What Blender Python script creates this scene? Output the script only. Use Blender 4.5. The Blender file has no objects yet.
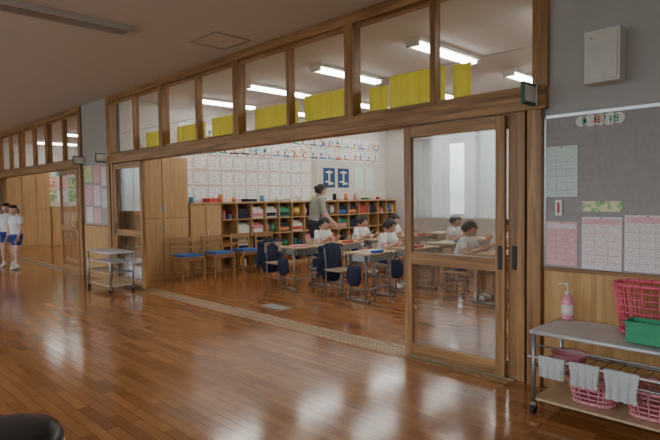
import bpy, bmesh, math, random
from mathutils import Vector, Matrix
random.seed(7)
S=bpy.context.scene
COL=S.collection

# ---------------------------------------------------------------- materials
def newmat(name):
    m=bpy.data.materials.new(name); m.use_nodes=True
    nt=m.node_tree; b=nt.nodes['Principled BSDF']
    return m,nt,b
def plain(name,c,rough=0.6,metal=0.0,var=0.08,scale=6.0,bump=0.0,spec=0.5):
    m,nt,b=newmat(name)
    tc=nt.nodes.new('ShaderNodeTexCoord'); n=nt.nodes.new('ShaderNodeTexNoise')
    n.inputs['Scale'].default_value=scale; n.inputs['Detail'].default_value=4
    nt.links.new(tc.outputs['Object'],n.inputs['Vector'])
    r=nt.nodes.new('ShaderNodeValToRGB')
    r.color_ramp.elements[0].position=0.3; r.color_ramp.elements[1].position=0.7
    r.color_ramp.elements[0].color=(*[x*(1-var) for x in c],1)
    r.color_ramp.elements[1].color=(*[min(1,x*(1+var)) for x in c],1)
    nt.links.new(n.outputs['Fac'],r.inputs['Fac']); nt.links.new(r.outputs['Color'],b.inputs['Base Color'])
    b.inputs['Roughness'].default_value=rough; b.inputs['Metallic'].default_value=metal
    b.inputs['Specular IOR Level'].default_value=spec
    if bump>0:
        bp=nt.nodes.new('ShaderNodeBump'); bp.inputs['Strength'].default_value=bump
        nt.links.new(n.outputs['Fac'],bp.inputs['Height']); nt.links.new(bp.outputs['Normal'],b.inputs['Normal'])
    return m
def wood(name,c1,c2,axis='Z',rough=0.4,scale=1.0):
    m,nt,b=newmat(name)
    tc=nt.nodes.new('ShaderNodeTexCoord'); mp=nt.nodes.new('ShaderNodeMapping')
    sc={'X':(1.2,22,22),'Y':(22,1.2,22),'Z':(22,22,1.2)}[axis]
    mp.inputs['Scale'].default_value=[v*scale for v in sc]
    nt.links.new(tc.outputs['Object'],mp.inputs['Vector'])
    n=nt.nodes.new('ShaderNodeTexNoise'); n.inputs['Scale'].default_value=1.0; n.inputs['Detail'].default_value=6
    n.inputs['Distortion'].default_value=0.6
    nt.links.new(mp.outputs['Vector'],n.inputs['Vector'])
    r=nt.nodes.new('ShaderNodeValToRGB')
    r.color_ramp.elements[0].position=0.32; r.color_ramp.elements[1].position=0.68
    r.color_ramp.elements[0].color=(*c2,1); r.color_ramp.elements[1].color=(*c1,1)
    nt.links.new(n.outputs['Fac'],r.inputs['Fac']); nt.links.new(r.outputs['Color'],b.inputs['Base Color'])
    b.inputs['Roughness'].default_value=rough
    return m
def emis(name,c,s):
    m,nt,b=newmat(name)
    b.inputs['Base Color'].default_value=(*c,1)
    b.inputs['Emission Color'].default_value=(*c,1); b.inputs['Emission Strength'].default_value=s
    return m
def paper(name,base,ink,rows=32,words=45,strength=0.6):
    """sheet printed with horizontal lines of small writing"""
    m,nt,b=newmat(name)
    tc=nt.nodes.new('ShaderNodeTexCoord')
    w=nt.nodes.new('ShaderNodeTexWave'); w.bands_direction='Z'; w.inputs['Scale'].default_value=rows/3.14; w.inputs['Distortion'].default_value=0
    nt.links.new(tc.outputs['Object'],w.inputs['Vector'])
    rw=nt.nodes.new('ShaderNodeValToRGB'); rw.color_ramp.elements[0].position=0.45; rw.color_ramp.elements[1].position=0.6
    nt.links.new(w.outputs['Fac'],rw.inputs['Fac'])
    mp=nt.nodes.new('ShaderNodeMapping'); mp.inputs['Scale'].default_value=(words,words,words*0.8)
    nt.links.new(tc.outputs['Object'],mp.inputs['Vector'])
    n=nt.nodes.new('ShaderNodeTexNoise'); n.inputs['Scale'].default_value=1; n.inputs['Detail'].default_value=3
    nt.links.new(mp.outputs['Vector'],n.inputs['Vector'])
    rn=nt.nodes.new('ShaderNodeValToRGB'); rn.color_ramp.elements[0].position=0.46; rn.color_ramp.elements[1].position=0.56
    nt.links.new(n.outputs['Fac'],rn.inputs['Fac'])
    mu=nt.nodes.new('ShaderNodeMath'); mu.operation='MULTIPLY'; nt.links.new(rw.outputs['Color'],mu.inputs[0]); nt.links.new(rn.outputs['Color'],mu.inputs[1])
    m2=nt.nodes.new('ShaderNodeMath'); m2.operation='MULTIPLY'; nt.links.new(mu.outputs[0],m2.inputs[0]); m2.inputs[1].default_value=strength
    mx=nt.nodes.new('ShaderNodeMix'); mx.data_type='RGBA'; mx.inputs['A'].default_value=(*base,1); mx.inputs['B'].default_value=(*ink,1)
    nt.links.new(m2.outputs[0],mx.inputs['Factor']); nt.links.new(mx.outputs['Result'],b.inputs['Base Color'])
    b.inputs['Roughness'].default_value=0.8
    return m
def drawing(name,base,c,scale=8,thr=0.52):
    m,nt,b=newmat(name)
    tc=nt.nodes.new('ShaderNodeTexCoord'); n=nt.nodes.new('ShaderNodeTexNoise'); n.inputs['Scale'].default_value=scale; n.inputs['Detail'].default_value=2
    nt.links.new(tc.outputs['Object'],n.inputs['Vector'])
    r=nt.nodes.new('ShaderNodeValToRGB'); r.color_ramp.elements[0].position=thr; r.color_ramp.elements[1].position=thr+0.08
    r.color_ramp.elements[0].color=(*base,1); r.color_ramp.elements[1].color=(*c,1)
    nt.links.new(n.outputs['Fac'],r.inputs['Fac']); nt.links.new(r.outputs['Color'],b.inputs['Base Color']); b.inputs['Roughness'].default_value=0.8
    return m
def floor_mat():
    m,nt,b=newmat('parquet_floor')
    tc=nt.nodes.new('ShaderNodeTexCoord')
    br=nt.nodes.new('ShaderNodeTexBrick')
    br.offset=0.37; br.inputs['Scale'].default_value=1.0
    br.inputs['Brick Width'].default_value=0.46; br.inputs['Row Height'].default_value=0.075
    br.inputs['Mortar Size'].default_value=0.0018; br.inputs['Mortar Smooth'].default_value=0.2
    br.inputs['Color1'].default_value=(0.46,0.195,0.066,1); br.inputs['Color2'].default_value=(0.29,0.108,0.034,1)
    br.inputs['Mortar'].default_value=(0.12,0.045,0.018,1)
    nt.links.new(tc.outputs['Object'],br.inputs['Vector'])
    mp=nt.nodes.new('ShaderNodeMapping'); mp.inputs['Scale'].default_value=(2,30,2)
    nt.links.new(tc.outputs['Object'],mp.inputs['Vector'])
    n=nt.nodes.new('ShaderNodeTexNoise'); n.inputs['Scale'].default_value=1; n.inputs['Detail'].default_value=5
    nt.links.new(mp.outputs['Vector'],n.inputs['Vector'])
    r=nt.nodes.new('ShaderNodeValToRGB'); r.color_ramp.elements[0].color=(0.78,0.78,0.78,1); r.color_ramp.elements[1].color=(1.12,1.12,1.12,1)
    nt.links.new(n.outputs['Fac'],r.inputs['Fac'])
    mx=nt.nodes.new('ShaderNodeMix'); mx.data_type='RGBA'; mx.blend_type='MULTIPLY'; mx.inputs['Factor'].default_value=1
    nt.links.new(br.outputs['Color'],mx.inputs['A']); nt.links.new(r.outputs['Color'],mx.inputs['B'])
    nt.links.new(mx.outputs['Result'],b.inputs['Base Color'])
    n2=nt.nodes.new('ShaderNodeTexNoise'); n2.inputs['Scale'].default_value=3
    nt.links.new(tc.outputs['Object'],n2.inputs['Vector'])
    mr=nt.nodes.new('ShaderNodeMapRange'); mr.inputs['To Min'].default_value=0.08; mr.inputs['To Max'].default_value=0.20
    nt.links.new(n2.outputs['Fac'],mr.inputs['Value']); nt.links.new(mr.outputs['Result'],b.inputs['Roughness'])
    bp=nt.nodes.new('ShaderNodeBump'); bp.inputs['Strength'].default_value=0.10; bp.inputs['Distance'].default_value=0.002
    nt.links.new(br.outputs['Fac'],bp.inputs['Height']); bp.invert=True
    nt.links.new(bp.outputs['Normal'],b.inputs['Normal'])
    b.inputs['Specular IOR Level'].default_value=0.6
    return m
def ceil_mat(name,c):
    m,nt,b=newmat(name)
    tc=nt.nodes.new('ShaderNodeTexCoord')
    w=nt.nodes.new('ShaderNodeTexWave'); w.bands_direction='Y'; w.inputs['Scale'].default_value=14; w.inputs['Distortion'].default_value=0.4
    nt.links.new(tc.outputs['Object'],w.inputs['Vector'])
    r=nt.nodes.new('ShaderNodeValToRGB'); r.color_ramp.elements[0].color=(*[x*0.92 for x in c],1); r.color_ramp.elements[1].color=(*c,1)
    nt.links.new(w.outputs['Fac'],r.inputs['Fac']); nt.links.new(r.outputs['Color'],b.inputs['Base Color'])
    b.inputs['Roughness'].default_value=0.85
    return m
def cloth_translucent(name,c,mixf=0.4):
    m=bpy.data.materials.new(name); m.use_nodes=True; nt=m.node_tree
    for n in list(nt.nodes): nt.nodes.remove(n)
    o=nt.nodes.new('ShaderNodeOutputMaterial'); mx=nt.nodes.new('ShaderNodeMixShader'); mx.inputs[0].default_value=mixf
    tc=nt.nodes.new('ShaderNodeTexCoord'); n=nt.nodes.new('ShaderNodeTexNoise'); n.inputs['Scale'].default_value=5
    nt.links.new(tc.outputs['Object'],n.inputs['Vector'])
    r=nt.nodes.new('ShaderNodeValToRGB'); r.color_ramp.elements[0].color=(*[x*0.9 for x in c],1); r.color_ramp.elements[1].color=(*c,1)
    nt.links.new(n.outputs['Fac'],r.inputs['Fac'])
    d=nt.nodes.new('ShaderNodeBsdfDiffuse'); t=nt.nodes.new('ShaderNodeBsdfTranslucent')
    nt.links.new(r.outputs['Color'],d.inputs['Color']); nt.links.new(r.outputs['Color'],t.inputs['Color'])
    nt.links.new(d.outputs[0],mx.inputs[1]); nt.links.new(t.outputs[0],mx.inputs[2]); nt.links.new(mx.outputs[0],o.inputs[0]); return m
def glass_mat(name,tint=0.93,f0=0.05):
    # thin pane: Schlick reflectance, symmetric on both faces
    m=bpy.data.materials.new(name); m.use_nodes=True; nt=m.node_tree
    for n in list(nt.nodes): nt.nodes.remove(n)
    o=nt.nodes.new('ShaderNodeOutputMaterial'); mx=nt.nodes.new('ShaderNodeMixShader')
    t=nt.nodes.new('ShaderNodeBsdfTransparent'); t.inputs['Color'].default_value=(tint,tint,tint*0.99,1)
    g=nt.nodes.new('ShaderNodeBsdfGlossy'); g.inputs['Roughness'].default_value=0.01
    lw=nt.nodes.new('ShaderNodeLayerWeight'); lw.inputs['Blend'].default_value=0.5
    p=nt.nodes.new('ShaderNodeMath'); p.operation='POWER'; p.inputs[1].default_value=5.0; nt.links.new(lw.outputs['Facing'],p.inputs[0])
    a=nt.nodes.new('ShaderNodeMath'); a.operation='MULTIPLY_ADD'; a.inputs[1].default_value=0.9; a.inputs[2].default_value=f0; nt.links.new(p.outputs[0],a.inputs[0])
    nt.links.new(a.outputs[0],mx.inputs[0]); nt.links.new(t.outputs[0],mx.inputs[1]); nt.links.new(g.outputs[0],mx.inputs[2])
    nt.links.new(mx.outputs[0],o.inputs[0]); return m
def stripe_mat(name,c1,c2,scale=28):
    m,nt,b=newmat(name)
    tc=nt.nodes.new('ShaderNodeTexCoord'); w=nt.nodes.new('ShaderNodeTexWave'); w.bands_direction='Z'; w.inputs['Scale'].default_value=scale/6.28
    nt.links.new(tc.outputs['Object'],w.inputs['Vector'])
    r=nt.nodes.new('ShaderNodeValToRGB'); r.color_ramp.elements[0].position=0.4; r.color_ramp.elements[1].position=0.6
    r.color_ramp.elements[0].color=(*c1,1); r.color_ramp.elements[1].color=(*c2,1)
    nt.links.new(w.outputs['Fac'],r.inputs['Fac']); nt.links.new(r.outputs['Color'],b.inputs['Base Color'])
    b.inputs['Roughness'].default_value=0.85
    return m

W_C1=(0.50,0.27,0.11); W_C2=(0.21,0.10,0.04)
WH=(0.86,0.86,0.85)
M=dict(
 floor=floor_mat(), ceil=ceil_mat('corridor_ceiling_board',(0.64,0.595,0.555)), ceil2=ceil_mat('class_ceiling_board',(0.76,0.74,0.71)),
 wall=plain('painted_wall_grey',(0.45,0.43,0.42),0.8,var=0.04), wall2=plain('painted_wall_cream',(0.62,0.595,0.55),0.8,var=0.04),
 board=plain('notice_felt_grey',(0.38,0.355,0.35),0.95,var=0.05,scale=30), tan=plain('tan_pinboard',(0.55,0.47,0.38),0.9),
 woodx=wood('frame_wood_x',W_C1,W_C2,'X'), woodz=wood('frame_wood_z',W_C1,W_C2,'Z'), woody=wood('frame_wood_y',W_C1,W_C2,'Y'),
 wains=wood('wainscot_wood',(0.64,0.39,0.16),(0.46,0.25,0.085),'Z',0.5), cab=wood('cabinet_wood',(0.54,0.335,0.15),(0.41,0.24,0.10),'Z',0.45),
 desk=wood('desk_top_wood',(0.58,0.43,0.27),(0.46,0.33,0.19),'Y',0.25),
 glass=glass_mat('door_glass',0.90,0.12), glass2=glass_mat('transom_glass',0.94,0.06),
 steel=plain('painted_steel',(0.33,0.34,0.33),0.35,0.7), steel_l=plain('light_steel',(0.60,0.60,0.57),0.35,0.3), leg=plain('desk_leg_steel',(0.22,0.23,0.23),0.35,0.4),
 dark=plain('black_rubber_and_gap_shade',(0.02,0.02,0.022),0.5), metal=plain('aluminium',(0.6,0.6,0.6),0.3,0.9),
 brass=plain('rail_brass',(0.42,0.34,0.22),0.35,0.6),
 white=plain('white_plastic',(0.75,0.74,0.70),0.5), speaker=plain('speaker_beige',(0.66,0.64,0.59),0.6), grey=plain('grey_plate',(0.36,0.37,0.37),0.4,0.3),
 paper1=paper('paper_writing',WH,(0.18,0.18,0.22),26,30,0.55), paper_o=paper('paper_orange_margin',WH,(0.60,0.28,0.18),26,26,0.6),
 paper2=drawing('drawing_red',(0.82,0.80,0.76),(0.62,0.22,0.16),14,0.52), paper3=drawing('drawing_green',(0.82,0.82,0.78),(0.22,0.45,0.25),13,0.53), paper4=drawing('drawing_blue',WH,(0.18,0.30,0.58),14,0.53),
 gpost=drawing('poster_green',(0.20,0.45,0.22),(0.75,0.72,0.35),9,0.5), rpost=drawing('poster_red',(0.70,0.28,0.22),(0.85,0.80,0.6),9,0.5),
 pinkp=paper('paper_pink',(0.85,0.52,0.54),(0.55,0.22,0.30),80,70,0.5), mintp=paper('paper_mint',(0.68,0.79,0.74),(0.35,0.45,0.46),70,90,0.5),
 palep=paper('paper_pale_pink',(0.88,0.79,0.77),(0.42,0.30,0.36),80,70,0.5), yelp=drawing('paper_yellow',(0.82,0.80,0.50),(0.35,0.60,0.28),30,0.5),
 ink=plain('calligraphy_navy',(0.03,0.08,0.20),0.8),
 yellow=cloth_translucent('yellow_curtain_cloth',(0.90,0.80,0.10),0.35), green=plain('sign_green',(0.06,0.16,0.08),0.6),
 tray=plain('green_plastic',(0.05,0.33,0.16),0.4), pink=plain('pink_plastic',(0.80,0.14,0.20),0.35), pink2=plain('light_pink_plastic',(0.78,0.30,0.36),0.35),
 soap=plain('pink_soap',(0.85,0.30,0.42),0.2), towel=plain('grey_towel',(0.52,0.52,0.52),0.95,bump=0.4,scale=60),
 blue=plain('blue_cushion',(0.03,0.12,0.36),0.7), navy=plain('navy_cloth',(0.015,0.022,0.055),0.85),
 redc=plain('red_bag',(0.50,0.04,0.04),0.5), skyc=plain('sky_bag',(0.08,0.30,0.55),0.6), orc=plain('orange_bag',(0.65,0.25,0.08),0.6),
 yc=plain('yellow_bag',(0.75,0.55,0.10),0.6), pkc=plain('pink_bag',(0.70,0.25,0.32),0.6), blk=plain('black_bag',(0.02,0.02,0.03),0.5),
 skin=plain('skin',(0.60,0.35,0.25),0.55,var=0.04), hair=plain('black_hair',(0.012,0.010,0.010),0.45), shirt=plain('white_shirt',(0.78,0.78,0.79),0.85),
 shorts=plain('blue_shorts',(0.02,0.05,0.26),0.8), pants=plain('dark_trousers',(0.03,0.03,0.04),0.85), shoe=plain('indoor_shoe',(0.70,0.70,0.70),0.6),
 eyew=plain('eye_white',(0.8,0.8,0.8),0.3), lip=plain('lip',(0.45,0.12,0.11),0.5),
 stripe=stripe_mat('striped_shirt',(0.42,0.42,0.36),(0.17,0.18,0.155),170),
 lamp=emis('fluorescent_tube',(1.0,0.99,0.96),19.0), lampoff=plain('lamp_cover_off',(0.50,0.50,0.49),0.4), leather=plain('black_leather',(0.02,0.02,0.023),0.3),
 chalk=plain('blackboard_green',(0.03,0.10,0.07),0.7), curtain=cloth_translucent('sheer_curtain',(0.62,0.63,0.62),0.22),
)

# ---------------------------------------------------------------- mesh builder
class MB:
    def __init__(s): s.bm=bmesh.new(); s.mats=[]
    def mi(s,m):
        m=M[m]
        if m not in s.mats: s.mats.append(m)
        return s.mats.index(m)
    def _tag(s,verts,mat,smooth=False):
        i=s.mi(mat); fs=set()
        for v in verts:
            for f in v.link_faces: fs.add(f)
        for f in fs: f.material_index=i; f.smooth=smooth
    def box(s,x0,x1,y0,y1,z0,z1,mat):
        return s.obox(((x0+x1)/2,(y0+y1)/2,(z0+z1)/2),(abs(x1-x0),abs(y1-y0),abs(z1-z0)),None,mat)
    def pane(s,x0,x1,y,z0,z1,mat):
        vs=[s.bm.verts.new(p) for p in ((x0,y,z0),(x1,y,z0),(x1,y,z1),(x0,y,z1))]
        f=s.bm.faces.new(vs); f.material_index=s.mi(mat)
    def obox(s,c,size,rot,mat):
        mt=Matrix.Translation(c)@((rot.to_4x4()) if rot else Matrix())@Matrix.Diagonal((*size,1))
        r=bmesh.ops.create_cube(s.bm,size=1,matrix=mt); s._tag(r['verts'],mat); return r['verts']
    def cyl(s,p0,p1,r0,mat,r1=None,n=10,caps=True):
        p0=Vector(p0);p1=Vector(p1); d=p1-p0; L=d.length
        if L<1e-6: return
        q=d.to_track_quat('Z','Y').to_matrix().to_4x4()
        r=bmesh.ops.create_cone(s.bm,cap_ends=caps,segments=n,radius1=r0,radius2=(r0 if r1 is None else r1),depth=L,matrix=Matrix.Translation((p0+p1)/2)@q)
        s._tag(r['verts'],mat,True)
        for f in {f for v in r['verts'] for f in v.link_faces}:
            if len(f.verts)>4: f.smooth=False
    def sphere(s,c,r,mat,u=12,v=8,rot=None):
        if not hasattr(r,'__len__'): r=(r,r,r)
        q=bmesh.ops.create_uvsphere(s.bm,u_segments=u,v_segments=v,radius=1,matrix=Matrix.Translation(c)@((rot.to_4x4()) if rot else Matrix())@Matrix.Diagonal((*r,1)))
        s._tag(q['verts'],mat,True); return q['verts']
    def tube(s,pts,r,mat,n=8):
        for a,b in zip(pts[:-1],pts[1:]): s.cyl(a,b,r,mat,n=n)
        for p in pts[1:-1]: s.sphere(p,r,mat,8,6)
    def capsule(s,p0,p1,r0,r1,mat,n=14):
        s.cyl(p0,p1,r0,mat,r1,n=n); s.sphere(p0,r0*1.0,mat,n,8); s.sphere(p1,r1*1.0,mat,n,8)
    def loft(s,rings,mat,n=18,caps=True,smooth=True):
        i=s.mi(mat); prev=None; first=None
        for (cx,cy,cz,rx,ry) in rings:
            cur=[s.bm.verts.new((cx+rx*math.cos(2*math.pi*k/n),cy+ry*math.sin(2*math.pi*k/n),cz)) for k in range(n)]
            if prev:
                for k in range(n):
                    f=s.bm.faces.new((prev[k],prev[(k+1)%n],cur[(k+1)%n],cur[k])); f.material_index=i; f.smooth=smooth
            else: first=cur
            prev=cur
        if caps:
            f=s.bm.faces.new(list(reversed(first))); f.material_index=i
            f=s.bm.faces.new(prev); f.material_index=i
    def sheet(s,fn,nu,nv,mat):
        i=s.mi(mat); g=[[s.bm.verts.new(fn(a/nu,b/nv)) for b in range(nv+1)] for a in range(nu+1)]
        for a in range(nu):
            for b in range(nv):
                f=s.bm.faces.new((g[a][b],g[a+1][b],g[a+1][b+1],g[a][b+1])); f.material_index=i; f.smooth=True
    def mesh(s,name):
        me=bpy.data.meshes.new(name); bmesh.ops.recalc_face_normals(s.bm,faces=s.bm.faces[:]); s.bm.to_mesh(me); s.bm.free()
        for m in s.mats: me.materials.append(m)
        return me
    def finish(s,name,loc=(0,0,0),rz=0,bevel=0,parent=None):
        o=bpy.data.objects.new(name,s.mesh(name)); COL.objects.link(o); o.location=loc; o.rotation_euler=(0,0,rz)
        if bevel:
            b=o.modifiers.new('bevel','BEVEL'); b.width=bevel; b.segments=2; b.limit_method='ANGLE'; b.angle_limit=math.radians(50)
        if parent: o.parent=parent
        return o
def dup(o,loc,rz=None):
    n=o.copy(); n.name=o.name.split('.')[0]; COL.objects.link(n); n.location=loc
    if rz is not None: n.rotation_euler=(0,0,rz)
    return n

# ---------------------------------------------------------------- room shell
D=3.8; CH=3.1
b=MB(); b.box(-22,4,-1.8,11.2,-0.1,0,'floor'); b.finish('floor')
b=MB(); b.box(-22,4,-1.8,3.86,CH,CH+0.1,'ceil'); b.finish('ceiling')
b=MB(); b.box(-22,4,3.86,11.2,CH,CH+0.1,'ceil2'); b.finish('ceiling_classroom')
b=MB(); b.box(-1.68,4,D,3.95,0,CH,'wall'); b.finish('wall_corridor_right')
b=MB(); b.box(-10.28,-9.06,D,3.95,0,CH,'wall'); b.finish('wall_corridor_pillar')
b=MB(); b.box(-22,-17.75,D,3.95,0,CH,'wall'); b.finish('wall_corridor_far')
b=MB(); b.box(-9.12,-9.0,3.95,11.0,0,CH,'wall2'); b.finish('wall_class_back')
b=MB(); b.box(-1.3,-1.18,3.95,11.0,0,CH,'wall2'); b.finish('wall_class_front')
b=MB(); b.box(-10.3,-10.18,3.95,11.0,0,CH,'wall2'); b.finish('wall_next_class_front')
b=MB(); b.box(-18.12,-18.0,3.95,11.0,0,CH,'wall2'); b.finish('wall_next_class_back')
b=MB(); b.box(-22.1,-22,-1.8,3.8,0,CH,'wall'); b.finish('wall_corridor_end')
b=MB(); b.box(4,4.1,-1.8,3.95,0,CH,'wall'); b.finish('wall_corridor_start')
def window_wall(name,y0,y1,x0,x1,sill,head,piers):
    b=MB()
    b.box(x0,x1,y0,y1,0,sill,'wall2'); b.box(x0,x1,y0,y1,head,CH,'wall2')
    for (a,c) in piers: b.box(a,c,y0,y1,sill,head,'wall2')
    b.finish(name)
window_wall('wall_windows_class',11.0,11.2,-22,4,0.9,2.65,[(-22,-17.9),(-11.5,-8.4),(-1.4,4)])
window_wall('wall_windows_corridor',-1.8,-1.6,-22,4,0.9,2.75,[(-22,-21),(-16.4,-16),(-11.6,-11.2),(-6.8,-6.4),(-2.0,-1.6),(3.0,4)])
def win(name,x0,x1,y,z0,z1,n):
    b=MB(); t=0.05
    b.box(x0,x1,y-0.03,y+0.03,z0,z0+t,'metal'); b.box(x0,x1,y-0.03,y+0.03,z1-t,z1,'metal')
    for i in range(n+1):
        x=x0+(x1-x0)*i/n; x=min(max(x,x0+t/2),x1-t/2); b.box(x-t/2,x+t/2,y-0.03,y+0.03,z0,z1,'metal')
    b.pane(x0+t,x1-t,y,z0+t,z1-t,'glass2')
    b.finish(name)
win('window_1',-8.4,-1.4,11.08,0.9,2.65,6); win('window_2',-17.9,-11.5,11.08,0.9,2.65,6)
k=3
for (a,c) in [(-21,-16.4),(-16,-11.6),(-11.2,-6.8),(-6.4,-2.0),(-1.6,3.0)]:
    win('window_%d'%k,a,c,-1.7,0.9,2.75,4); k+=1
b=MB()
for (a,c) in [(-8.38,-7.0),(-6.62,-5.2),(-4.95,-3.6),(-3.0,-2.0)]:
    b.sheet(lambda u,v,a=a,c=c:(a+(c-a)*u,10.9+0.03*math.sin(u*(c-a)*34),0.85+1.85*v),80,2,'curtain')
b.cyl((-8.4,10.92,2.72),(-1.4,10.92,2.72),0.012,'metal')
b.finish('window_curtain')

# ------------------------------------------------ timber frames with transoms
MOD=0.922
def transom(name_n,X0,nmods):
    X1=X0+MOD*nmods
    b=MB()
    b.box(-X1-0.05,-X0+0.05,D-0.06,D+0.10,1.98,2.13,'woodx')
    b.box(-X1-0.05,-X0+0.05,D-0.04,D+0.10,CH-0.10,CH,'woodx')
    for k in range(nmods+1):
        x=-(X0+MOD*k); w=0.055 if k%2==0 else 0.025
        b.box(x-w,x+w,D-0.04 if k%2==0 else D-0.01,D+0.08,2.13,CH-0.10,'woodz')
    for k in range(nmods):
        a=-(X0+MOD*k)-0.03; c=-(X0+MOD*(k+1))+0.03
        b.box(c,a,D+0.0,D+0.04,2.13,2.165,'woodx'); b.box(c,a,D+0.0,D+0.04,CH-0.14,CH-0.10,'woodx')
    b.finish('trim_%d'%name_n,bevel=0.004)
    g=MB()
    for k in range(nmods):
        a=-(X0+MOD*k)-0.03; c=-(X0+MOD*(k+1))+0.03
        g.pane(c,a,D+0.02,2.15,CH-0.12,'glass2')
    g.finish('window_transom_%d'%name_n)
transom(1,1.68,8); transom(2,10.33,8)
b=MB(); b.box(-1.76,-1.66,D-0.06,D+0.12,0,1.98,'woodz'); b.box(-1.78,-1.762,D-0.02,D+0.10,0,1.98,'dark')  # dark strip stands in for the shade in the gap beside the jamb
b.box(-1.84,-1.785,D-0.045,D+0.10,0,1.98,'woodz'); b.finish('trim_jamb_1',bevel=0.003)
b=MB(); b.box(-9.10,-8.98,D-0.06,D+0.12,0,1.98,'woodz'); b.box(-8.96,-8.88,D-0.045,D+0.10,0,1.98,'woodz'); b.finish('trim_jamb_2',bevel=0.003)
b=MB(); b.box(-10.38,-10.26,D-0.06,D+0.12,0,1.98,'woodz'); b.finish('trim_jamb_3',bevel=0.003)
b=MB(); b.box(-17.8,-17.68,D-0.06,D+0.12,0,1.98,'woodz'); b.finish('trim_jamb_4',bevel=0.003)
def sliding_door(name,x0,x1,y,handle_x=None):
    b=MB(); st=0.075; t=0.035; z0=0.012; z1=1.965
    b.box(x0,x0+st,y,y+t,z0,z1,'woodz'); b.box(x1-st,x1,y,y+t,z0,z1,'woodz')
    b.box(x0+st,x1-st,y+0.001,y+t-0.001,z1-0.09,z1,'woodx'); b.box(x0+st,x1-st,y+0.001,y+t-0.001,0.80,0.90,'woodx')
    b.box(x0+st,x1-st,y+0.001,y+t-0.001,z0,0.12,'woodx')
    b.pane(x0+st,x1-st,y+t/2,0.12,0.80,'glass'); b.pane(x0+st,x1-st,y+t/2,0.90,z1-0.09,'glass')
    if handle_x is not None:
        b.box(handle_x-0.018,handle_x+0.018,y-0.006,y+0.002,0.82,1.0,'dark')
    b.finish(name,bevel=0.003)
sliding_door('door_1',-2.86,-1.93,3.735,-1.965); sliding_door('door_2',-2.89,-1.85,3.785,-1.875)
sliding_door('door_3',-8.80,-7.80,3.735,-8.75); sliding_door('door_4',-8.86,-7.85,3.785)
sliding_door('door_5',-11.35,-10.40,3.735,-10.45)
b=MB()
for y in (3.70,3.752,3.802,3.86):
    b.box(-8.87,-1.86,y-0.006,y+0.006,0,0.006,'brass'); b.box(-17.6,-10.4,y-0.006,y+0.006,0,0.006,'brass')
for y in (3.66,3.90):
    b.box(-8.87,-1.86,y-0.018,y+0.018,0,0.004,'woody'); b.box(-17.6,-10.4,y-0.018,y+0.018,0,0.004,'woody')
b.finish('trim_floor_track')
b=MB()
for x in [i*0.35 for i in range(16)]:
    b.box(-1.65+x,-1.65+x+0.348,D-0.018,D,0.08,0.84,'wains')
b.box(-1.65,3.98,D-0.028,D,0.84,0.865,'woodx'); b.finish('trim_wainscot_right')
b=MB(); b.box(-1.65,3.98,D-0.025,D,0,0.08,'woodx'); b.finish('baseboard_right')
b=MB()
for x in [i*0.285 for i in range(4)]: b.box(-10.24+x,-10.24+x+0.283,D-0.018,D,0.08,0.92,'wains')
b.box(-10.24,-9.11,D-0.028,D,0.92,0.945,'woodx'); b.box(-10.24,-9.11,D-0.025,D,0,0.08,'woodx'); b.finish('trim_wainscot_pillar')
b=MB(); b.box(-1.64,1.6,D-0.02,D-0.001,0.868,1.91,'board'); b.box(-1.65,1.6,D-0.022,D-0.001,1.91,1.93,'metal'); b.box(-1.655,-1.64,D-0.022,D-0.001,0.868,1.93,'metal'); b.finish('notice_board')
yb=D-0.0225
def sheetobj(name,x0,x1,z0,z1,mat,y=yb,head=None,lines=None):
    b=MB(); b.box(x0,x1,y-0.003,y,z0,z1,mat)
    if head: b.box(x0+0.01,x1-0.01,y-0.004,y-0.003,z1-0.05,z1-0.015,head)
    if lines:
        for t in range(1,6): b.box(x0+0.015,x1-0.015,y-0.0037,y-0.003,z0+(z1-z0-0.06)*t/6-0.001,z0+(z1-z0-0.06)*t/6+0.001,lines)
        for t in (1,2): b.box(x0+(x1-x0)*t/3-0.001,x0+(x1-x0)*t/3+0.001,y-0.0037,y-0.003,z0+0.02,z1-0.06,lines)
    b.cyl(((x0+x1)/2,y-0.009,z1-0.008),((x0+x1)/2,y-0.003,z1-0.008),0.005,'redc')
    return b.finish(name)
sheetobj('class_schedule_sheet',-1.635,-1.42,1.36,1.71,'mintp',lines='grey')
sheetobj('notice_sheet',-1.635,-1.42,0.885,1.19,'pinkp',head='palep',lines='pkc')
sheetobj('notice_sheet',-1.39,-1.14,0.875,1.225,'palep',head='pinkp',lines='pkc')
sheetobj('notice_sheet',-1.125,-0.86,0.88,1.24,'palep',head='pinkp',lines='grey'); sheetobj('notice_sheet',-0.84,-0.6,0.88,1.24,'pinkp')
sheetobj('banner_strip',-1.39,-1.14,1.26,1.33,'yelp')
b=MB(); b.box(-1.57,-1.52,yb-0.012,yb,1.23,1.34,'white'); b.cyl((-1.545,yb-0.014,1.25),(-1.545,yb-0.014,1.32),0.006,'redc'); b.finish('wall_thermometer',bevel=0.003)
b=MB()
for (x,r) in ((-1.40,.035),(-1.34,.040),(-1.28,.038),(-1.22,.041),(-1.165,.036)): b.cyl((x,yb-0.004,1.865),(x,yb,1.865),r,'white',n=20)
def stroke(x,z,w,h,c): b.box(x-w/2,x+w/2,yb-0.007,yb-0.004,z-h/2,z+h/2,c)
stroke(-1.385,1.865,0.012,0.05,'tray')
for (dx,dz,w,h) in [(0,0.022,0.05,0.008),(0,0.004,0.045,0.008),(0,-0.012,0.06,0.008),(0.002,0,0.008,0.055),(-0.02,-0.004,0.008,0.018)]: stroke(-1.29+dx,1.865+dz,w,h,'orc')
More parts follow.
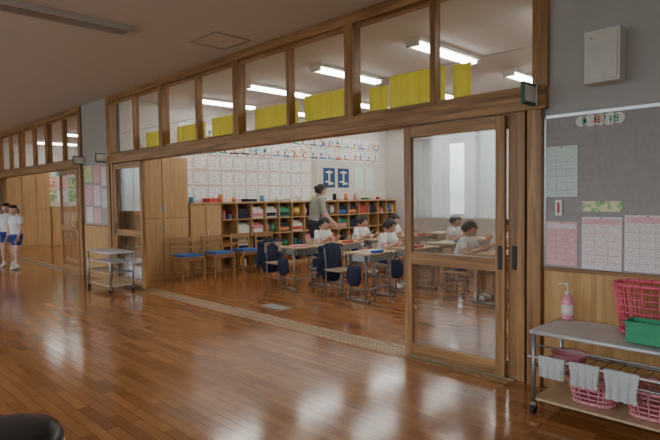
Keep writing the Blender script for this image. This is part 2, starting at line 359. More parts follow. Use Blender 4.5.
for (dx,dz,w,h) in [(-0.02,0.012,0.02,0.006),(-0.02,-0.004,0.022,0.006),(-0.02,-0.01,0.006,0.034),(0.013,0.02,0.026,0.006),(0.013,0.004,0.024,0.006),(0.013,-0.02,0.034,0.006),(0.0025,0,0.006,0.04),(0.024,0,0.006,0.04)]: stroke(-1.195+dx,1.865+dz,w,h,'tray')
b.finish('grade_sign')
yp=D-0.001
for (x0,x1,z0,z1,m) in [(-10.2,-9.85,1.70,2.0,'yelp'),(-9.8,-9.5,1.68,2.0,'pinkp'),(-9.45,-9.2,1.62,1.95,'palep'),(-10.2,-9.85,1.3,1.66,'pinkp'),(-9.8,-9.5,1.28,1.64,'palep'),(-9.45,-9.2,1.25,1.58,'mintp'),(-10.15,-9.85,0.98,1.26,'palep'),(-9.8,-9.5,0.98,1.24,'pinkp')]:
    sheetobj('pinned_notice',x0,x1,z0,z1,m,yp)
b=MB(); b.box(-1.345,-1.13,D-0.13,D-0.001,2.09,2.42,'speaker'); b.box(-1.33,-1.145,D-0.136,D-0.13,2.11,2.40,'speaker')
b.cyl((-1.30,D-0.14,2.37),(-1.30,D-0.134,2.37),0.008,'grey'); b.finish('wall_speaker',bevel=0.01)
for x in (-1.70,-9.02,-10.2):
    b=MB(); b.box(-0.012,0.012,-0.2,0,0,0.15,'green'); b.box(-0.014,0.014,-0.185,-0.015,0.02,0.13,'white'); b.box(-0.02,0.02,-0.02,0.0,0,0.15,'metal'); b.finish('class_name_sign',(x,D-0.061 if x!=-10.2 else D-0.001,2.0 if x!=-10.2 else 2.03),bevel=0.002)
b=MB()
segs=[(-8.12,-7.62,2.42),(-7.15,-6.35,2.42),(-6.2,-5.45,2.44),(-5.28,-4.47,2.44),(-4.38,-3.58,2.47),(-3.46,-3.22,2.42),(-3.2,-2.6,2.49),(-2.52,-2.34,2.47)]
for (a,c,zt) in segs:
    ph=random.random()*6
    b.sheet(lambda u,v,a=a,c=c,zt=zt,ph=ph:(a+(c-a)*u,3.975+0.012*math.sin(u*(c-a)*45+ph),2.10+(zt-2.10)*v),40,3,'yellow')
b.cyl((-9.0,3.975,2.49),(-1.7,3.975,2.49),0.003,'metal')
b.finish('yellow_cafe_curtain')

# ---------------------------------------------------------------- ceiling fittings
b=MB(); b.box(-5.44,-5.22,0.0,2.46,CH-0.05,CH-0.001,'lampoff'); b.box(-5.41,-5.25,0.05,2.42,CH-0.056,CH-0.05,'steel'); b.finish('corridor_ceiling_light',bevel=0.004)
b=MB(); b.box(-5.32,-4.82,3.15,3.165,CH-0.008,CH-0.001,'steel'); b.box(-5.32,-4.82,3.585,3.60,CH-0.008,CH-0.001,'steel'); b.box(-5.32,-5.305,3.15,3.6,CH-0.008,CH-0.001,'steel'); b.box(-4.835,-4.82,3.15,3.6,CH-0.008,CH-0.001,'steel'); b.box(-5.3,-4.84,3.17,3.58,CH-0.005,CH-0.001,'ceil'); b.finish('ceiling_access_hatch')
def fluo(x,y):
    b=MB(); b.box(-0.11,0.11,-0.63,0.63,-0.04,-0.001,'white'); b.cyl((-0.05,-0.6,-0.06),(-0.05,0.6,-0.06),0.02,'lamp'); b.cyl((0.05,-0.6,-0.06),(0.05,0.6,-0.06),0.02,'lamp')
    b.box(-0.08,0.08,-0.63,-0.60,-0.085,-0.04,'white'); b.box(-0.08,0.08,0.60,0.63,-0.085,-0.04,'white')
    return b.finish('fluorescent_light',(x,y,CH))
fl=None
for x in (-2.1,-3.6,-5.15,-6.65,-8.15,-12,-14.5,-17):
    for y in (5.5,7.7,9.9):
        if fl is None: fl=fluo(x,y)
        else: dup(fl,(x,y,CH))

# ---------------------------------------------------------------- classroom storage
b=MB()
b.box(-8.98,-8.6,3.97,4.98,0.0,2.1,'cab')
for (a,c) in [(3.98,4.47),(4.48,4.97)]:
    b.box(-8.6,-8.582,a,c,0.08,1.04,'cab'); b.box(-8.6,-8.582,a,c,1.06,2.08,'cab')
for y in (4.44,4.51):
    b.box(-8.582,-8.568,y-0.008,y+0.008,0.85,0.97,'metal'); b.box(-8.582,-8.568,y-0.008,y+0.008,1.15,1.27,'metal')
b.finish('tall_storage_cabinet',bevel=0.003)
b=MB()
b.box(-8.98,-8.6,5.0,5.66,0,1.28,'cab'); b.box(-8.6,-8.585,5.01,5.325,0.06,1.24,'cab'); b.box(-8.6,-8.585,5.335,5.65,0.06,1.24,'cab'); b.box(-8.98,-8.57,4.995,5.665,1.28,1.31,'cab')
b.box(-8.585,-8.57,5.29,5.305,0.7,0.8,'metal'); b.box(-8.585,-8.57,5.355,5.37,0.7,0.8,'metal')
b.finish('low_cupboard',bevel=0.003)
Y0,Y1,NC,NR=5.68,10.9,15,4
b=MB(); cw=(Y1-Y0)/NC; rh=1.24/NR
for i in range(NC+1):
    y=Y0+cw*i; b.box(-8.98,-8.6,max(Y0,y-0.01),min(Y1,y+0.01),0.04,1.28,'cab')
for j in range(NR+1):
    b.box(-8.98,-8.6,Y0,Y1,0.04+rh*j-0.01,0.04+rh*j+0.01,'cab')
b.box(-8.985,-8.97,Y0,Y1,0,1.28,'cab'); b.box(-8.96,-8.62,Y0,Y1,0,0.04,'cab'); b.box(-8.985,-8.58,Y0,Y1,1.28,1.31,'cab')
b.finish('cubby_shelf')
b=MB(); cols=['redc','skyc','orc','yc','pkc','blk','navy','blue','white','blk','redc','tray','pkc','blk','navy','white']
for i in range(NC):
    for j in range(NR):
        y0=Y0+cw*i+0.02; z0=0.04+rh*j+0.011
        if random.random()<0.06: continue
        q=random.random()
        if j in (1,2,3) and q<0.5:
            c=random.choice(cols); w=cw-0.06
            b.box(-8.9,-8.66,y0+0.01,y0+0.01+w,z0,z0+0.17,c); b.cyl((-8.78,y0+0.01,z0+0.17),(-8.78,y0+0.01+w,z0+0.17),0.06,c)
            b.box(-8.66,-8.645,y0+0.04,y0+w-0.02,z0+0.03,z0+0.10,random.choice(cols))
        elif q<0.72:
            for t in range(2):
                yy=y0+0.075+t*0.14; c=random.choice(cols); h=random.uniform(0.07,0.11)
                b.sphere((-8.76,yy,z0+h),(0.10,0.068,h),c,12,8); b.tube([(-8.68,yy-0.03,z0+h*1.5),(-8.66,yy,z0+h*2.1),(-8.68,yy+0.03,z0+h*1.5)],0.006,c,6)
        else:
            y=y0
            while y<y0+cw-0.08:
                w=random.uniform(0.025,0.10); w=min(w,y0+cw-0.045-y)
                b.box(-8.92,-8.66-random.random()*0.08,y,y+w-0.004,z0,z0+random.uniform(0.08,0.24),random.choice(cols)); y+=w
b.finish('cubby_school_bags',bevel=0.004)
b=MB(); y=5.1
while y<10.7:
    w=random.uniform(0.06,0.25); h=random.uniform(0.03,0.12); c=random.choice(cols+['white','paper1','paper2'])
    if random.random()<0.5: b.box(-8.92,-8.68,y,y+w,1.311,1.311+h,c)
    else: b.cyl((-8.8,y+0.06,1.311),(-8.8,y+0.06,1.311+h+0.03),0.045,c)
    y+=w+random.uniform(0.05,0.35)
b.finish('shelf_top_supplies')
b=MB(); xw=-8.998
b.box(xw,xw+0.002,5.03,8.5,1.35,2.22,'tan')
mks=['redc','skyc','orc','tray','pkc','yc','navy','blue']
for (z0,z1,ya,yb2,w,mats,dense) in [(1.36,1.63,5.05,8.5,0.30,['paper1','paper_o','paper1'],0),(1.65,1.92,5.05,8.5,0.30,['paper_o','paper1'],0),(1.94,2.20,5.05,8.5,0.30,['paper1','paper_o'],0),
        (2.23,2.50,5.05,10.8,0.27,['paper2','paper3','paper4','paper1'],1),(2.52,2.79,5.05,10.8,0.27,['paper2','paper1','paper3','paper4'],1)]:
    y=ya
    while y+w<yb2:
        dz=random.uniform(-.008,.008)
        b.box(xw,xw+0.005,y+0.008,y+w-0.012,z0+dz,z1+dz,random.choice(mats))
        if dense:
            b.box(xw+0.005,xw+0.006,y+0.03,y+w-0.03,z0+0.03,z0+0.06,random.choice(mks))
            yy=y+random.uniform(0.07,w-0.09); b.cyl((xw+0.005,yy,z0+0.13),(xw+0.0065,yy,z0+0.13),random.uniform(.02,.04),random.choice(mks),n=12)
            b.box(xw+0.005,xw+0.006,yy-0.02,yy+0.02,z0+0.06,z0+0.12,random.choice(mks))
        else:
            b.box(xw+0.005,xw+0.006,y+w-0.045,y+w-0.03,z0+0.03,z1-0.05,'grey')
            yy=y+0.11
            for t in range(random.randint(2,4)):
                b.box(xw+0.005,xw+0.006,yy-random.uniform(.02,.06),yy+random.uniform(.02,.06),z0+0.05+t*0.055,z0+0.056+t*0.055,random.choice(['grey','grey','orc']))
            b.box(xw+0.005,xw+0.0065,y+0.02,y+w-0.03,z1-0.022,z1-0.014,random.choice(['orc','pkc','grey']))
        y+=w
b.finish('student_work_display')
b=MB()
for y in (8.72,9.2):
    b.box(xw,xw+0.004,y,y+0.38,1.60,2.06,'ink')
    for (dy,dz,w,h) in [(0.19,0.36,0.22,0.04),(0.19,0.23,0.05,0.34),(0.12,0.14,0.12,0.04),(0.27,0.1,0.1,0.05)]:
        b.box(xw+0.004,xw+0.007,y+dy-w/2,y+dy+w/2,1.60+dz-h/2,1.60+dz+h/2,'white')
for y in (9.8,10.2): b.box(xw,xw+0.004,y,y+0.3,1.55,2.1,'mintp')
b.finish('calligraphy_poster')
b=MB(); b.box(-1.32,-1.302,5.0,9.5,0.95,2.2,'chalk'); b.box(-1.36,-1.302,4.95,9.55,0.9,0.95,'woody'); b.box(-1.33,-1.302,4.95,9.55,2.2,2.25,'woody'); b.finish('blackboard')
b=MB(); b.box(-17.98,-17.4,4.3,5.45,0,2.3,'cab')
for i in range(3):
    for (z0,z1) in [(0.06,1.1),(1.13,2.27)]: b.box(-17.4,-17.38,4.32+i*0.375,4.32+i*0.375+0.36,z0,z1,'cab')
b.finish('wardrobe_cabinet',bevel=0.004)
b=MB(); b.box(-17.98,-17.5,5.5,9.5,0,1.2,'cab')
for i in range(8): b.box(-17.5,-17.485,5.52+i*0.49,5.98+i*0.49,0.05,1.15,'cab')
b.finish('low_locker',bevel=0.004)
b=MB()
for i in range(10):
    for j in range(3): b.box(-17.998,-17.992,5.5+i*0.35,5.8+i*0.35,1.35+j*0.4,1.70+j*0.4,['gpost','paper2','rpost','paper4','yelp','pinkp','gpost','skyc'][(i*3+j*2)%8])
b.finish('next_room_posters')
b=MB(); b.box(-5.5,-5.1,4.2,4.36,0,0.008,'grey'); b.box(-5.46,-5.14,4.23,4.33,0.008,0.011,'steel'); b.finish('floor_outlet_plate',bevel=0.002)

# ---------------------------------------------------------------- furniture
def school_desk():
    b=MB(); h=0.64
    b.box(-0.22,0.22,-0.31,0.31,h-0.022,h,'desk')
    b.box(-0.19,0.18,-0.25,0.25,h-0.115,h-0.108,'steel'); b.box(0.17,0.18,-0.25,0.25,h-0.115,h-0.022,'steel')
    for s in (-1,1):
        b.box(-0.19,0.18,s*0.25-0.004,s*0.25+0.004,h-0.115,h-0.022,'steel')
        for x in (-0.14,0.13): b.cyl((x,s*0.27,0.03),(x,s*0.27,h-0.03),0.014,'leg')
        b.tube([(-0.21,s*0.27,0.02),(0.20,s*0.27,0.02)],0.016,'leg')
        b.cyl((-0.14,s*0.27,0.16),(0.13,s*0.27,0.16),0.009,'leg')
        for x in (-0.2,0.19): b.sphere((x,s*0.27,0.018),0.018,'dark')
        b.cyl((-0.02,s*0.27,h-0.10),(-0.02,s*0.32,h-0.11),0.004,'leg')
    b.cyl((0.13,-0.27,0.16),(0.13,0.27,0.16),0.012,'leg')
    return b.mesh('school_desk')
def school_chair():
    b=MB(); h=0.36
    b.box(-0.18,0.18,-0.18,0.18,h-0.014,h,'desk')
    b.sheet(lambda u,v:(-0.195-0.02*math.sin(u*math.pi),-0.17+0.34*u,0.50+0.16*v),8,1,'desk'); b.sheet(lambda u,v:(-0.207-0.02*math.sin(u*math.pi),-0.17+0.34*u,0.50+0.16*v),8,1,'desk')
    for s in (-1,1):
        b.tube([(0.15,s*0.16,0.0),(0.15,s*0.16,h-0.02),(-0.15,s*0.16,h-0.02),(-0.19,s*0.16,0.66)],0.011,'leg')
        b.tube([(-0.17,s*0.16,0.0),(-0.15,s*0.16,h-0.02)],0.011,'leg'); b.cyl((-0.165,s*0.16,0.12),(0.15,s*0.16,0.12),0.008,'leg')
    b.cyl((0.15,-0.16,0.2),(0.15,0.16,0.2),0.008,'leg')
    return b.mesh('school_chair')
dm=school_desk(); cm=school_chair()
def inst(name,me,loc,rz=0):
    o=bpy.data.objects.new(name,me); COL.objects.link(o); o.location=loc; o.rotation_euler=(0,0,rz); return o
DESKX=[-6.15,-4.75,-3.4,-2.25]; ROWS=[5.5,6.4,7.35,8.3,9.2]
sup=MB()
for x in DESKX:
    for y in ROWS:
        if x==-2.25 and y>9: continue
        if x in(-3.4,-2.25) and y<6: continue
        jx=random.uniform(-.04,.04); a=random.uniform(-.08,.08)
        inst('school_desk',dm,(x+jx,y,0),a); inst('school_chair',cm,(x-0.52+jx,y+random.uniform(-.03,.03),0),a+random.uniform(-.1,.1))
        sup.obox((x+random.uniform(0.0,.06),y+random.uniform(-.1,.1),0.650),(0.18,0.25,0.018),Matrix.Rotation(random.uniform(-.5,.5),3,'Z'),random.choice(['paper1','paper2','skyc','yc','pkc','white']))
        if random.random()<0.7: sup.obox((x+0.16,y+random.uniform(-.1,.1),0.658),(0.06,0.2,0.035),Matrix.Rotation(random.uniform(-.1,.1),3,'Z'),random.choice(['redc','blue','pkc','tray']))
sup.finish('desk_textbooks',bevel=0.002)
def coat(name,x,y,sc=1.0):
    b=MB()
    b.loft([(0,0,0.16,0.045,0.10),(0,0,0.22,0.085,0.20),(-.01,0,0.40,0.095,0.215),(0,0,0.55,0.085,0.21),(0.0,0,0.66,0.07,0.20),(0.01,0,0.72,0.03,0.14)],'navy',n=20)
    b.capsule((-.02,-0.19,0.64),(-.05,-0.23,0.26),0.055,0.04,'navy'); b.capsule((-.02,0.19,0.64),(-.05,0.24,0.30),0.055,0.04,'navy')
    b.capsule((-0.07,-0.06,0.69),(-0.10,0.02,0.45),0.02,0.02,'blk')
    o=b.finish(name,(x,y,0))
    t=bpy.data.textures.new('fold','CLOUDS'); t.noise_scale=0.09
    sb=o.modifiers.new('s','SUBSURF'); sb.levels=1; sb.render_levels=1
    d=o.modifiers.new('d','DISPLACE'); d.texture=t; d.strength=0.05; d.mid_level=0.5
coat('navy_jacket',-6.93,5.5); coat('navy_jacket',-5.53,5.5)
for (x,y) in ((-6.2,5.15),(-4.75,6.02),(-4.75,5.13)):
    b=MB(); b.loft([(0,0,0.22,0.05,0.03),(0,0,0.27,0.12,0.045),(0,0,0.42,0.12,0.045),(0,0,0.48,0.10,0.02)],'navy'); b.tube([(-0.06,0,0.47),(-0.03,0.01,0.53),(0.03,0.01,0.53),(0.06,0,0.47)],0.006,'navy'); b.finish('drawstring_bag',(x,y,0))
def guest_chair():
    b=MB(); h=0.40
    for s in (-1,1):
        b.obox((0.18,s*0.20,h/2),(0.035,0.03,h),None,'woodz'); b.obox((-0.19,s*0.20,0.36),(0.035,0.03,0.72),Matrix.Rotation(-0.06,3,'Y'),'woodz')
        b.box(-0.18,0.18,s*0.20-0.012,s*0.20+0.012,0.14,0.17,'woodx'); b.box(-0.18,0.18,s*0.20-0.012,s*0.20+0.012,h-0.06,h-0.01,'woodx')
    b.box(0.17,0.19,-0.2,0.2,h-0.06,h-0.01,'woody'); b.box(-0.19,-0.17,-0.2,0.2,h-0.06,h-0.01,'woody')
    b.box(-0.19,0.20,-0.21,0.21,h-0.01,h+0.008,'woody'); b.box(-0.17,0.19,-0.19,0.19,h+0.008,h+0.045,'blue')
    b.obox((-0.21,0,0.67),(0.022,0.40,0.10),Matrix.Rotation(-0.06,3,'Y'),'woody'); b.obox((-0.20,0,0.54),(0.018,0.40,0.04),Matrix.Rotation(-0.06,3,'Y'),'woody')
    return b.finish('wooden_chair',bevel=0.005)
gc=guest_chair(); gc.location=(-8.2,4.72,0)
for y in (5.33,5.93,6.5): dup(gc,(-8.2,y,0),random.uniform(-.05,.05))

def lattice_basket(b,cx,cy,z0,rx0,ry0,rx1,ry1,h,mat,n=28,rows=5):
    def P(k,t,off=0):
        a=2*math.pi*k/n; rx=rx0+(rx1-rx0)*t; ry=ry0+(ry1-ry0)*t
        e=0.55; c=math.copysign(abs(math.cos(a))**e,math.cos(a)); s_=math.copysign(abs(math.sin(a))**e,math.sin(a))
        return (cx+rx*c,cy+ry*s_,z0+h*t)
    for k in range(n): b.cyl(P(k,0),P(k,1),0.005,mat,n=5)
    for r in range(rows+1):
        rad=0.012 if r in(0,rows) else 0.005
        for k in range(n): b.cyl(P(k,r/rows),P(k+1,r/rows),rad,mat,n=6)
    i=b.mi(mat); f=b.bm.faces.new([b.bm.verts.new(P(k,0)) for k in range(n)]); f.material_index=i

def cart(name,x0,x1,y0,y1,h,towels=False):
    b=MB(); w=x1-x0; d=y1-y0
    b.box(0,w,0,d,h-0.02,h,'speaker')
    b.tube([(0,0,h-0.01),(w,0,h-0.01),(w,d,h-0.01),(0,d,h-0.01),(0,0,h-0.01)],0.014,'steel_l')
    for (x,y) in ((0.012,0.012),(w-0.012,0.012),(0.012,d-0.012),(w-0.012,d-0.012)):
        b.cyl((x,y,0.06),(x,y,h-0.01),0.013,'steel'); b.cyl((x-0.012,y,0.03),(x+0.012,y,0.03),0.03,'dark',n=16); b.box(x-0.016,x+0.016,y-0.012,y+0.012,0.045,0.075,'steel')
    b.box(0.01,w-0.01,0.01,d-0.01,0.09,0.105,'desk')
    for z in (0.30,):
        b.tube([(0.01,0.01,z),(w-0.01,0.01,z),(w-0.01,d-0.01,z),(0.01,d-0.01,z),(0.01,0.01,z)],0.008,'steel')
        for i in range(1,12): b.cyl((0.01+(w-0.02)*i/12,0.01,z),(0.01+(w-0.02)*i/12,d-0.01,z),0.003,'steel',n=5)
    if not towels:
        b.tube([(0.01,0.01,h-0.14),(w-0.01,0.01,h-0.14)],0.007,'steel'); b.tube([(0.01,d-0.01,h-0.14),(w-0.01,d-0.01,h-0.14)],0.007,'steel')
        b.box(0.02,w-0.02,0.02,d-0.02,h-0.16,h-0.15,'steel_l')
    else:
        b.tube([(0.01,0.01,h-0.09),(w-0.01,0.01,h-0.09)],0.006,'steel')
        b.tube([(-0.01,-0.02,0.37),(w+0.01,-0.02,0.37)],0.008,'steel_l')
        for x in (0.012,w-0.012): b.cyl((x,0.01,0.37),(x,-0.025,0.37),0.007,'steel_l')
    return b.finish(name,(x0,y0,0))
cart('rolling_cart',-1.50,-0.50,3.25,3.70,0.53,True)
cart('rolling_cart',-8.72,-7.88,3.25,3.62,0.60)
def towel(x,w,l1,l2):
    b=MB(); ph=random.random()*5
    def fn(u,v):
        s=v*(l1+l2+0.03)
        if s<l1: z=0.38-(l1-s); y=-0.034
        elif s<l1+0.03: t=(s-l1)/0.03; y=-0.034+0.028*t; z=0.38+0.010*math.sin(t*math.pi)
        else: z=0.38-(s-l1-0.03); y=-0.006
        fold=0.008*math.sin(u*22+ph)*min(1,abs(0.38-z)*12)
        return (x+(u-0.5)*w*(1-0.06*math.sin(v*9)),3.25+y+(fold if y<-0.02 else 0)-0.0,z)
    b.sheet(fn,24,30,'towel'); b.finish('hand_towel')
towel(-1.36,0.15,0.12,0.09); towel(-1.17,0.16,0.13,0.1); towel(-0.97,0.17,0.16,0.1)
b=MB(); lattice_basket(b,0,0,0.0,0.11,0.11,0.15,0.14,0.15,'pink2'); b.finish('pink_wash_basket',(-1.18,3.45,0.118))
b=MB(); lattice_basket(b,0,0,0.0,0.11,0.11,0.15,0.14,0.15,'pink2'); b.finish('pink_wash_basket',(-0.86,3.45,0.118))
b=MB(); b.loft([(0,0,0,0.09,0.09),(0,0,0.06,0.105,0.105),(0,0,0.065,0.115,0.115),(0,0,0.06,0.10,0.10),(0,0,0.01,0.085,0.085)],'pink2',n=28); b.finish('pink_basin',(-1.34,3.45,0.31))
b=MB(); b.loft([(0,0,0,0.030,0.030),(0,0,0.01,0.038,0.038),(0,0,0.12,0.038,0.038),(0,0,0.15,0.028,0.028),(0,0,0.165,0.014,0.014)],'soap',n=24)
b.cyl((0,0,0.165),(0,0,0.185),0.016,'white'); b.cyl((0,0,0.185),(0,0,0.23),0.005,'white'); b.cyl((0,0,0.225),(0,0,0.243),0.012,'white'); b.tube([(0,0,0.235),(-0.045,-0.01,0.237),(-0.055,-0.012,0.225)],0.005,'white')
b.cyl((0,0,0.03),(0,0,0.10),0.0388,'palep',n=24); b.finish('soap_pump_bottle',(-1.43,3.64,0.545))
b=MB(); lattice_basket(b,0,0,0.0,0.23,0.10,0.27,0.125,0.28,'pink',n=44,rows=7); b.finish('pink_plastic_basket',(-0.84,3.56,0.558))
b=MB()
def tray(b,w,d,h,mat,t=0.006):
    b.box(0,w,0,d,0,t,mat); b.box(0,w,0,t,0,h,mat); b.box(0,w,d-t,d,0,h,mat); b.box(0,t,0,d,0,h,mat); b.box(w-t,w,0,d,0,h,mat)
    b.box(-0.012,w+0.012,-0.012,0,h-0.012,h,mat); b.box(-0.012,w+0.012,d,d+0.012,h-0.012,h,mat); b.box(-0.012,0,0,d,h-0.012,h,mat); b.box(w,w+0.012,0,d,h-0.012,h,mat)
tray(b,0.36,0.13,0.12,'tray'); b.finish('green_storage_bin',(-0.97,3.28,0.546),bevel=0.003)
b=MB(); b.loft([(0,0,0.43,0.20,0.20),(0,0,0.44,0.222,0.222),(0,0,0.48,0.225,0.225),(0,0,0.51,0.21,0.21),(0,0,0.525,0.15,0.15),(0,0,0.53,0.02,0.02)],'leather',n=40)
b.loft([(0,0,0.415,0.205,0.205),(0,0,0.415,0.23,0.23),(0,0,0.442,0.23,0.23),(0,0,0.442,0.20,0.20)],'metal',n=40,caps=False)
for k in range(4):
    a=math.pi/4+k*math.pi/2; b.cyl((0.14*math.cos(a),0.14*math.sin(a),0.43),(0.2*math.cos(a),0.2*math.sin(a),0.0),0.012,'metal')
b.finish('round_stool',(-2.28,0.50,0))

# ---------------------------------------------------------------- people
def make_hand(b,wr,d,side,palmn,sc):
    d=Vector(d).normalized(); n=Vector(palmn).normalized(); t=d.cross(n).normalized()*side; n=t.cross(d).normalized()
    c=Vector(wr)+d*0.042*sc; R=Matrix((d,t,n)).transposed()
    b.sphere(c,(0.048*sc,0.038*sc,0.014*sc),'skin',12,8,R)
    for i,(off,L) in enumerate([(0.026,0.068),(0.009,0.075),(-0.009,0.070),(-0.025,0.055)]):
        p=c+d*0.038*sc+t*off*sc; q=p+d*L*0.5*sc+n*0.008*sc; e=q+d*L*0.4*sc+n*0.024*sc
        b.capsule(p,q,0.0085*sc,0.0078*sc,'skin',6); b.capsule(q,e,0.0078*sc,0.006*sc,'skin',6)
    p=c-d*0.02*sc+t*0.03*sc; q=p+(d*0.7+t*0.7)*0.035*sc; e=q+(d+t*0.15+n*0.3)*0.026*sc
    b.capsule(p,q,0.011*sc,0.0095*sc,'skin',6); b.capsule(q,e,0.0095*sc,0.007*sc,'skin',6)
def make_head(b,c,h,yaw,pitch,style):
    R=Matrix.Rotation(yaw,3,'Z')@Matrix.Rotation(pitch,3,'Y')
    bm=b.bm
    def put(vs,fn):
        for v in vs:
            p=fn(v.co.copy()); v.co=Vector(c)+R@p
    vs=b.sphere((0,0,0),(1,1,1),'skin',24,18)
    def fh(p):
        z=p.z; k=1-0.30*max(0,-z)**1.6
        x=p.x*0.44*h*(k if p.x<0 else 1-0.16*max(0,-z)**2); y=p.y*0.37*h*k
        if p.x>0.85 and -0.35<z<0.1: x+=0.045*h*(1-abs(p.y)*3.5 if abs(p.y)<0.28 else 0)
        return Vector((x,y,z*0.5*h))
    put(vs,fh)
    for s in (-1,1):
        put(b.sphere((0,0,0),(1,1,1),'eyew',8,6),lambda p:Vector((p.x*.03*h+0.385*h,p.y*.05*h+s*.14*h,p.z*.026*h)))
        put(b.sphere((0,0,0),(1,1,1),'hair',8,6),lambda p:Vector((p.x*.02*h+0.402*h,p.y*.025*h+s*.14*h,p.z*.024*h)))
        put(b.sphere((0,0,0),(1,1,1),'skin',8,6),lambda p:Vector((p.x*.06*h-0.02*h,p.y*.03*h+s*.375*h,p.z*.10*h-0.03*h)))
        put(b.sphere((0,0,0),(1,1,1),'hair',8,6),lambda p:Vector((p.x*.02*h+0.395*h,p.y*.07*h+s*.14*h,p.z*.012*h+0.085*h)))
    put(b.sphere((0,0,0),(1,1,1),'lip',8,6),lambda p:Vector((p.x*.03*h+0.385*h,p.y*.09*h,p.z*.02*h-0.26*h)))
    put(b.sphere((0,0,0),(1,1,1),'skin',8,6),lambda p:Vector((p.x*.05*h+0.43*h,p.y*.04*h,p.z*.05*h-0.11*h)))
    vs=b.sphere((0,0,0),(1,1,1),'hair',28,20)
    low={'short':-0.5,'bob':-0.85,'tied':-0.6}[style]
    dele=[v for v in vs if (v.co.x>0.38 and v.co.z<0.42) or (v.co.x>0.05 and v.co.z<(-0.1 if style!='bob' else -0.7)) or v.co.z<low]
    ds=set(dele); keep=[v for v in vs if v not in ds]
    bmesh.ops.delete(bm,geom=dele,context='VERTS')
    wide=1.12 if style!='bob' else 1.2
    put(keep,lambda p:Vector((p.x*0.50*h-0.015*h,p.y*(0.42*h)*(wide/1.12),p.z*0.55*h+0.01*h)))
    if style=='tied':
        put(b.sphere((0,0,0),(1,1,1),'hair',10,8),lambda p:Vector((p.x*.13*h-0.50*h,p.y*.13*h,p.z*.15*h+0.05*h)))
def person(name,loc,rz,H,head_k,J,style,mats,voxel=0.014,yaw=0,pitch=0,thick=1.0):
    e=bpy.data.objects.new(name,None); COL.objects.link(e); e.location=loc; e.rotation_euler=(0,0,rz); e.empty_display_size=0.1
    b=MB(); V=lambda k:Vector(J[k]); k=H/1.6*thick
    segs=[]
    def seg(p,q,r0,r1,fn): b.capsule(p,q,r0,r1,'skin'); segs.append((Vector(p),Vector(q),(r0+r1)/2,fn))
    top,bot,sl,lg,sho=mats
    pel,waist,chest,neck,head=V('pelvis'),V('waist'),V('chest'),V('neck'),V('head')
    def tors(p,rx,ry): return (p.x,p.y,p.z,rx*k,ry*k)
    rings=[tors(pel-Vector((0,0,0.06*k)),0.09,0.13),tors(pel,0.115,0.165),tors(waist,0.10,0.140),tors(chest,0.115,0.165),tors(chest.lerp(neck,0.55),0.10,0.165),tors(chest.lerp(neck,0.85),0.07,0.11),tors(neck,0.05,0.055)]
    b.loft(rings,'skin')
    segs.append((pel-Vector((0,0,0.03)),pel.lerp(waist,0.35),0.13*k,lambda t:bot)); segs.append((pel.lerp(waist,0.45),neck-Vector((0,0,0.03*k)),0.13*k,lambda t:top))
    seg(neck-Vector((0,0,0.03*k)),head,0.05*k,0.048*k,lambda t:'skin')
    for s in 'LR':
        seg(V('sh'+s),V('el'+s),0.052*k,0.042*k,lambda t:top if t<sl else 'skin'); seg(V('el'+s),V('wr'+s),0.039*k,0.026*k,lambda t:top if sl>1.5 else 'skin')
        seg(V('hip'+s),V('kn'+s),0.080*k,0.056*k,lambda t:bot if t<lg else 'skin'); seg(V('kn'+s),V('an'+s),0.055*k,0.036*k,lambda t:bot if lg>1.5 else ('skin' if t<0.85 else 'white'))
        a=V('an'+s); f=V('ft'+s); seg(Vector((a.x-0.02*k,a.y,a.z-0.02*k)),f,0.040*k,0.034*k,lambda t:sho)
    tmp=b.finish('tmp')
    rm=tmp.modifiers.new('r','REMESH'); rm.mode='VOXEL'; rm.voxel_size=voxel
    sm=tmp.modifiers.new('s','SMOOTH'); sm.iterations=3; sm.factor=0.5
    dg=bpy.context.evaluated_depsgraph_get(); dg.update()
    me=bpy.data.meshes.new_from_object(tmp.evaluated_get(dg),depsgraph=dg); bpy.data.objects.remove(tmp)
    me.materials.clear(); order=[]; mi=[]
    for p in me.polygons:
        c=p.center; best=None;bd=1e9
        for (a,q,r,fn) in segs:
            ab=q-a; t=max(0,min(1,(c-a).dot(ab)/ab.length_squared)); dd=(c-(a+ab*t)).length-r
            if dd<bd: bd=dd; best=(fn,t)
        m=best[0](best[1])
        if m not in order: order.append(m)
        mi.append(order.index(m)); p.use_smooth=True
    for m in order: me.materials.append(M[m])
    for p,i in zip(me.polygons,mi): p.material_index=i
    o=bpy.data.objects.new('body',me); COL.objects.link(o); o.parent=e
    b=MB(); hh=H*head_k; make_head(b,head+Vector((0.02*k,0,hh*0.30)),hh,yaw,pitch,style); b.finish('head',parent=e)
    b=MB()
    for s,sg in (('L',1),('R',-1)):
        d=V('wr'+s)-V('el'+s); n=Vector(J['palm']) if 'palm' in J else Vector((0,-sg,0.0))
        make_hand(b,V('wr'+s),d,sg,n,k*1.0)
    b.finish('hands',parent=e)
    return e
def standing(H,lean=0.0,armf=0.05,step=0.0):
    h=H
    J={'pelvis':(0,0,.52*h),'waist':(0.01+lean*.3,0,.61*h),'chest':(0.01+lean*.7,0,.72*h),'neck':(lean,0,.835*h-lean*.15),'head':(0.015+lean*1.15,0,.865*h-lean*.2)}
    for s,g in (('L',1),('R',-1)):
        J['sh'+s]=(lean*.95,g*.105*h,.80*h-lean*.1); J['el'+s]=(lean*.95+armf*.3,g*.145*h,.63*h); J['wr'+s]=(lean+armf+.02,g*.13*h,.49*h+armf*.4)
        st=step*g
        J['hip'+s]=(0,g*.055*h,.50*h); J['kn'+s]=(0.02+st*.6,g*.055*h,.275*h); J['an'+s]=(st,g*.055*h,.05*h); J['ft'+s]=(st+.10*h,g*.06*h,.022*h)
    return J
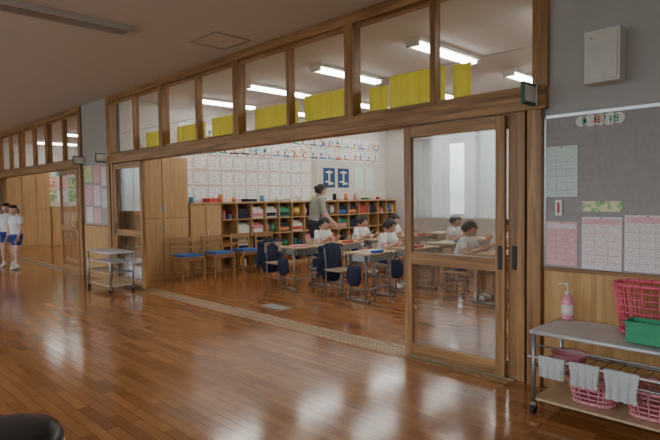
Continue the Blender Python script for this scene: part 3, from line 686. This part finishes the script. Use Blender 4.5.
def seated(H,seat=0.36,armz=0.68,lean=0.05):
    h=H; z=seat+0.072
    J={'pelvis':(0,0,z+0.02),'waist':(0.01,0,z+.10*h),'chest':(lean*.7,0,z+.21*h),'neck':(lean,0,z+.315*h),'head':(lean+0.02,0,z+.345*h)}
    for s,g in (('L',1),('R',-1)):
        J['sh'+s]=(lean,g*.10*h,z+.285*h); J['el'+s]=(lean+.08*h,g*.14*h,z+.13*h); J['wr'+s]=(lean+.23*h,g*.08*h,armz+.02)
        J['hip'+s]=(0.02,g*.055*h,z); J['kn'+s]=(.25*h,g*.06*h,z-0.01); J['an'+s]=(.25*h,g*.06*h,.06); J['ft'+s]=(.33*h,g*.065*h,.035)
    J['palm']=(0,0,-1)
    return J
person('teacher',(-7.50,7.02,0),math.radians(60),1.68,0.14,standing(1.68,0.08,0.20,0.05),'tied',('stripe','pants',0.95,2.0,'shoe'),0.014,pitch=0.35,thick=1.28)
KM=('shirt','shorts',0.55,0.55,'shoe')
person('standing_schoolchild',(-12.25,3.18,0),math.radians(-70),1.30,0.165,standing(1.30,0.0,0.06,0.05),'short',KM,0.012,yaw=0.3,thick=1.15)
person('standing_schoolchild',(-12.95,3.20,0),math.radians(-30),1.34,0.16,standing(1.34,0.0,0.12,-0.05),'bob',KM,0.012,yaw=-0.3,thick=1.15)
i=0
for (x,y) in [(-6.15,7.35),(-6.15,8.3),(-4.75,6.4),(-3.4,6.4),(-3.4,7.35),(-4.75,8.3),(-6.15,6.4)]:
    person('seated_schoolchild',(x-0.56,y,0),random.uniform(-.12,.12),1.24,0.175,seated(1.24,lean=random.uniform(0.05,0.12)),['short','bob','short'][i%3],KM,0.014,yaw=random.uniform(0.3,.9),pitch=random.uniform(0.3,.6),thick=1.14); i+=1

# ---------------------------------------------------------------- light
w=bpy.data.worlds.new('overcast_sky'); S.world=w; w.use_nodes=True
nt=w.node_tree; bg=nt.nodes['Background']
tc=nt.nodes.new('ShaderNodeTexCoord'); sp=nt.nodes.new('ShaderNodeSeparateXYZ'); cr=nt.nodes.new('ShaderNodeValToRGB')
cr.color_ramp.elements[0].position=0.0; cr.color_ramp.elements[0].color=(0.30,0.34,0.33,1); cr.color_ramp.elements[1].position=0.12; cr.color_ramp.elements[1].color=(0.84,0.93,1.0,1)
nt.links.new(tc.outputs['Generated'],sp.inputs[0]); nt.links.new(sp.outputs['Z'],cr.inputs['Fac']); nt.links.new(cr.outputs['Color'],bg.inputs['Color'])
bg.inputs['Strength'].default_value=4.7
def portal(x0,x1,y,z0,z1,rot):
    l=bpy.data.lights.new('window_portal','AREA'); l.shape='RECTANGLE'; l.size=abs(x1-x0); l.size_y=z1-z0; l.cycles.is_portal=True
    o=bpy.data.objects.new('window_portal',l); COL.objects.link(o); o.location=((x0+x1)/2,y,(z0+z1)/2); o.rotation_euler=rot
for (a,c) in [(-21,-16.4),(-16,-11.6),(-11.2,-6.8),(-6.4,-2.0),(-1.6,3.0)]: portal(a,c,-1.82,0.9,2.75,(math.radians(90),0,0))
portal(-8.4,-1.4,11.22,0.9,2.65,(math.radians(-90),0,0)); portal(-17.9,-11.5,11.22,0.9,2.65,(math.radians(-90),0,0))

# ---------------------------------------------------------------- camera
cam=bpy.data.cameras.new('camera'); co=bpy.data.objects.new('camera',cam); COL.objects.link(co)
cam.sensor_width=36; cam.lens=540/660*36; cam.clip_start=0.05
r=Vector((0.7044,0.7098,-0.0130)).normalized(); f=Vector((-0.7097,0.7034,-0.0425)); f=(f-r*f.dot(r)).normalized(); u=r.cross(f)
m=Matrix((r,u,-f)).transposed().to_4x4(); m.translation=(0,0,1.38); co.matrix_world=m
S.camera=co
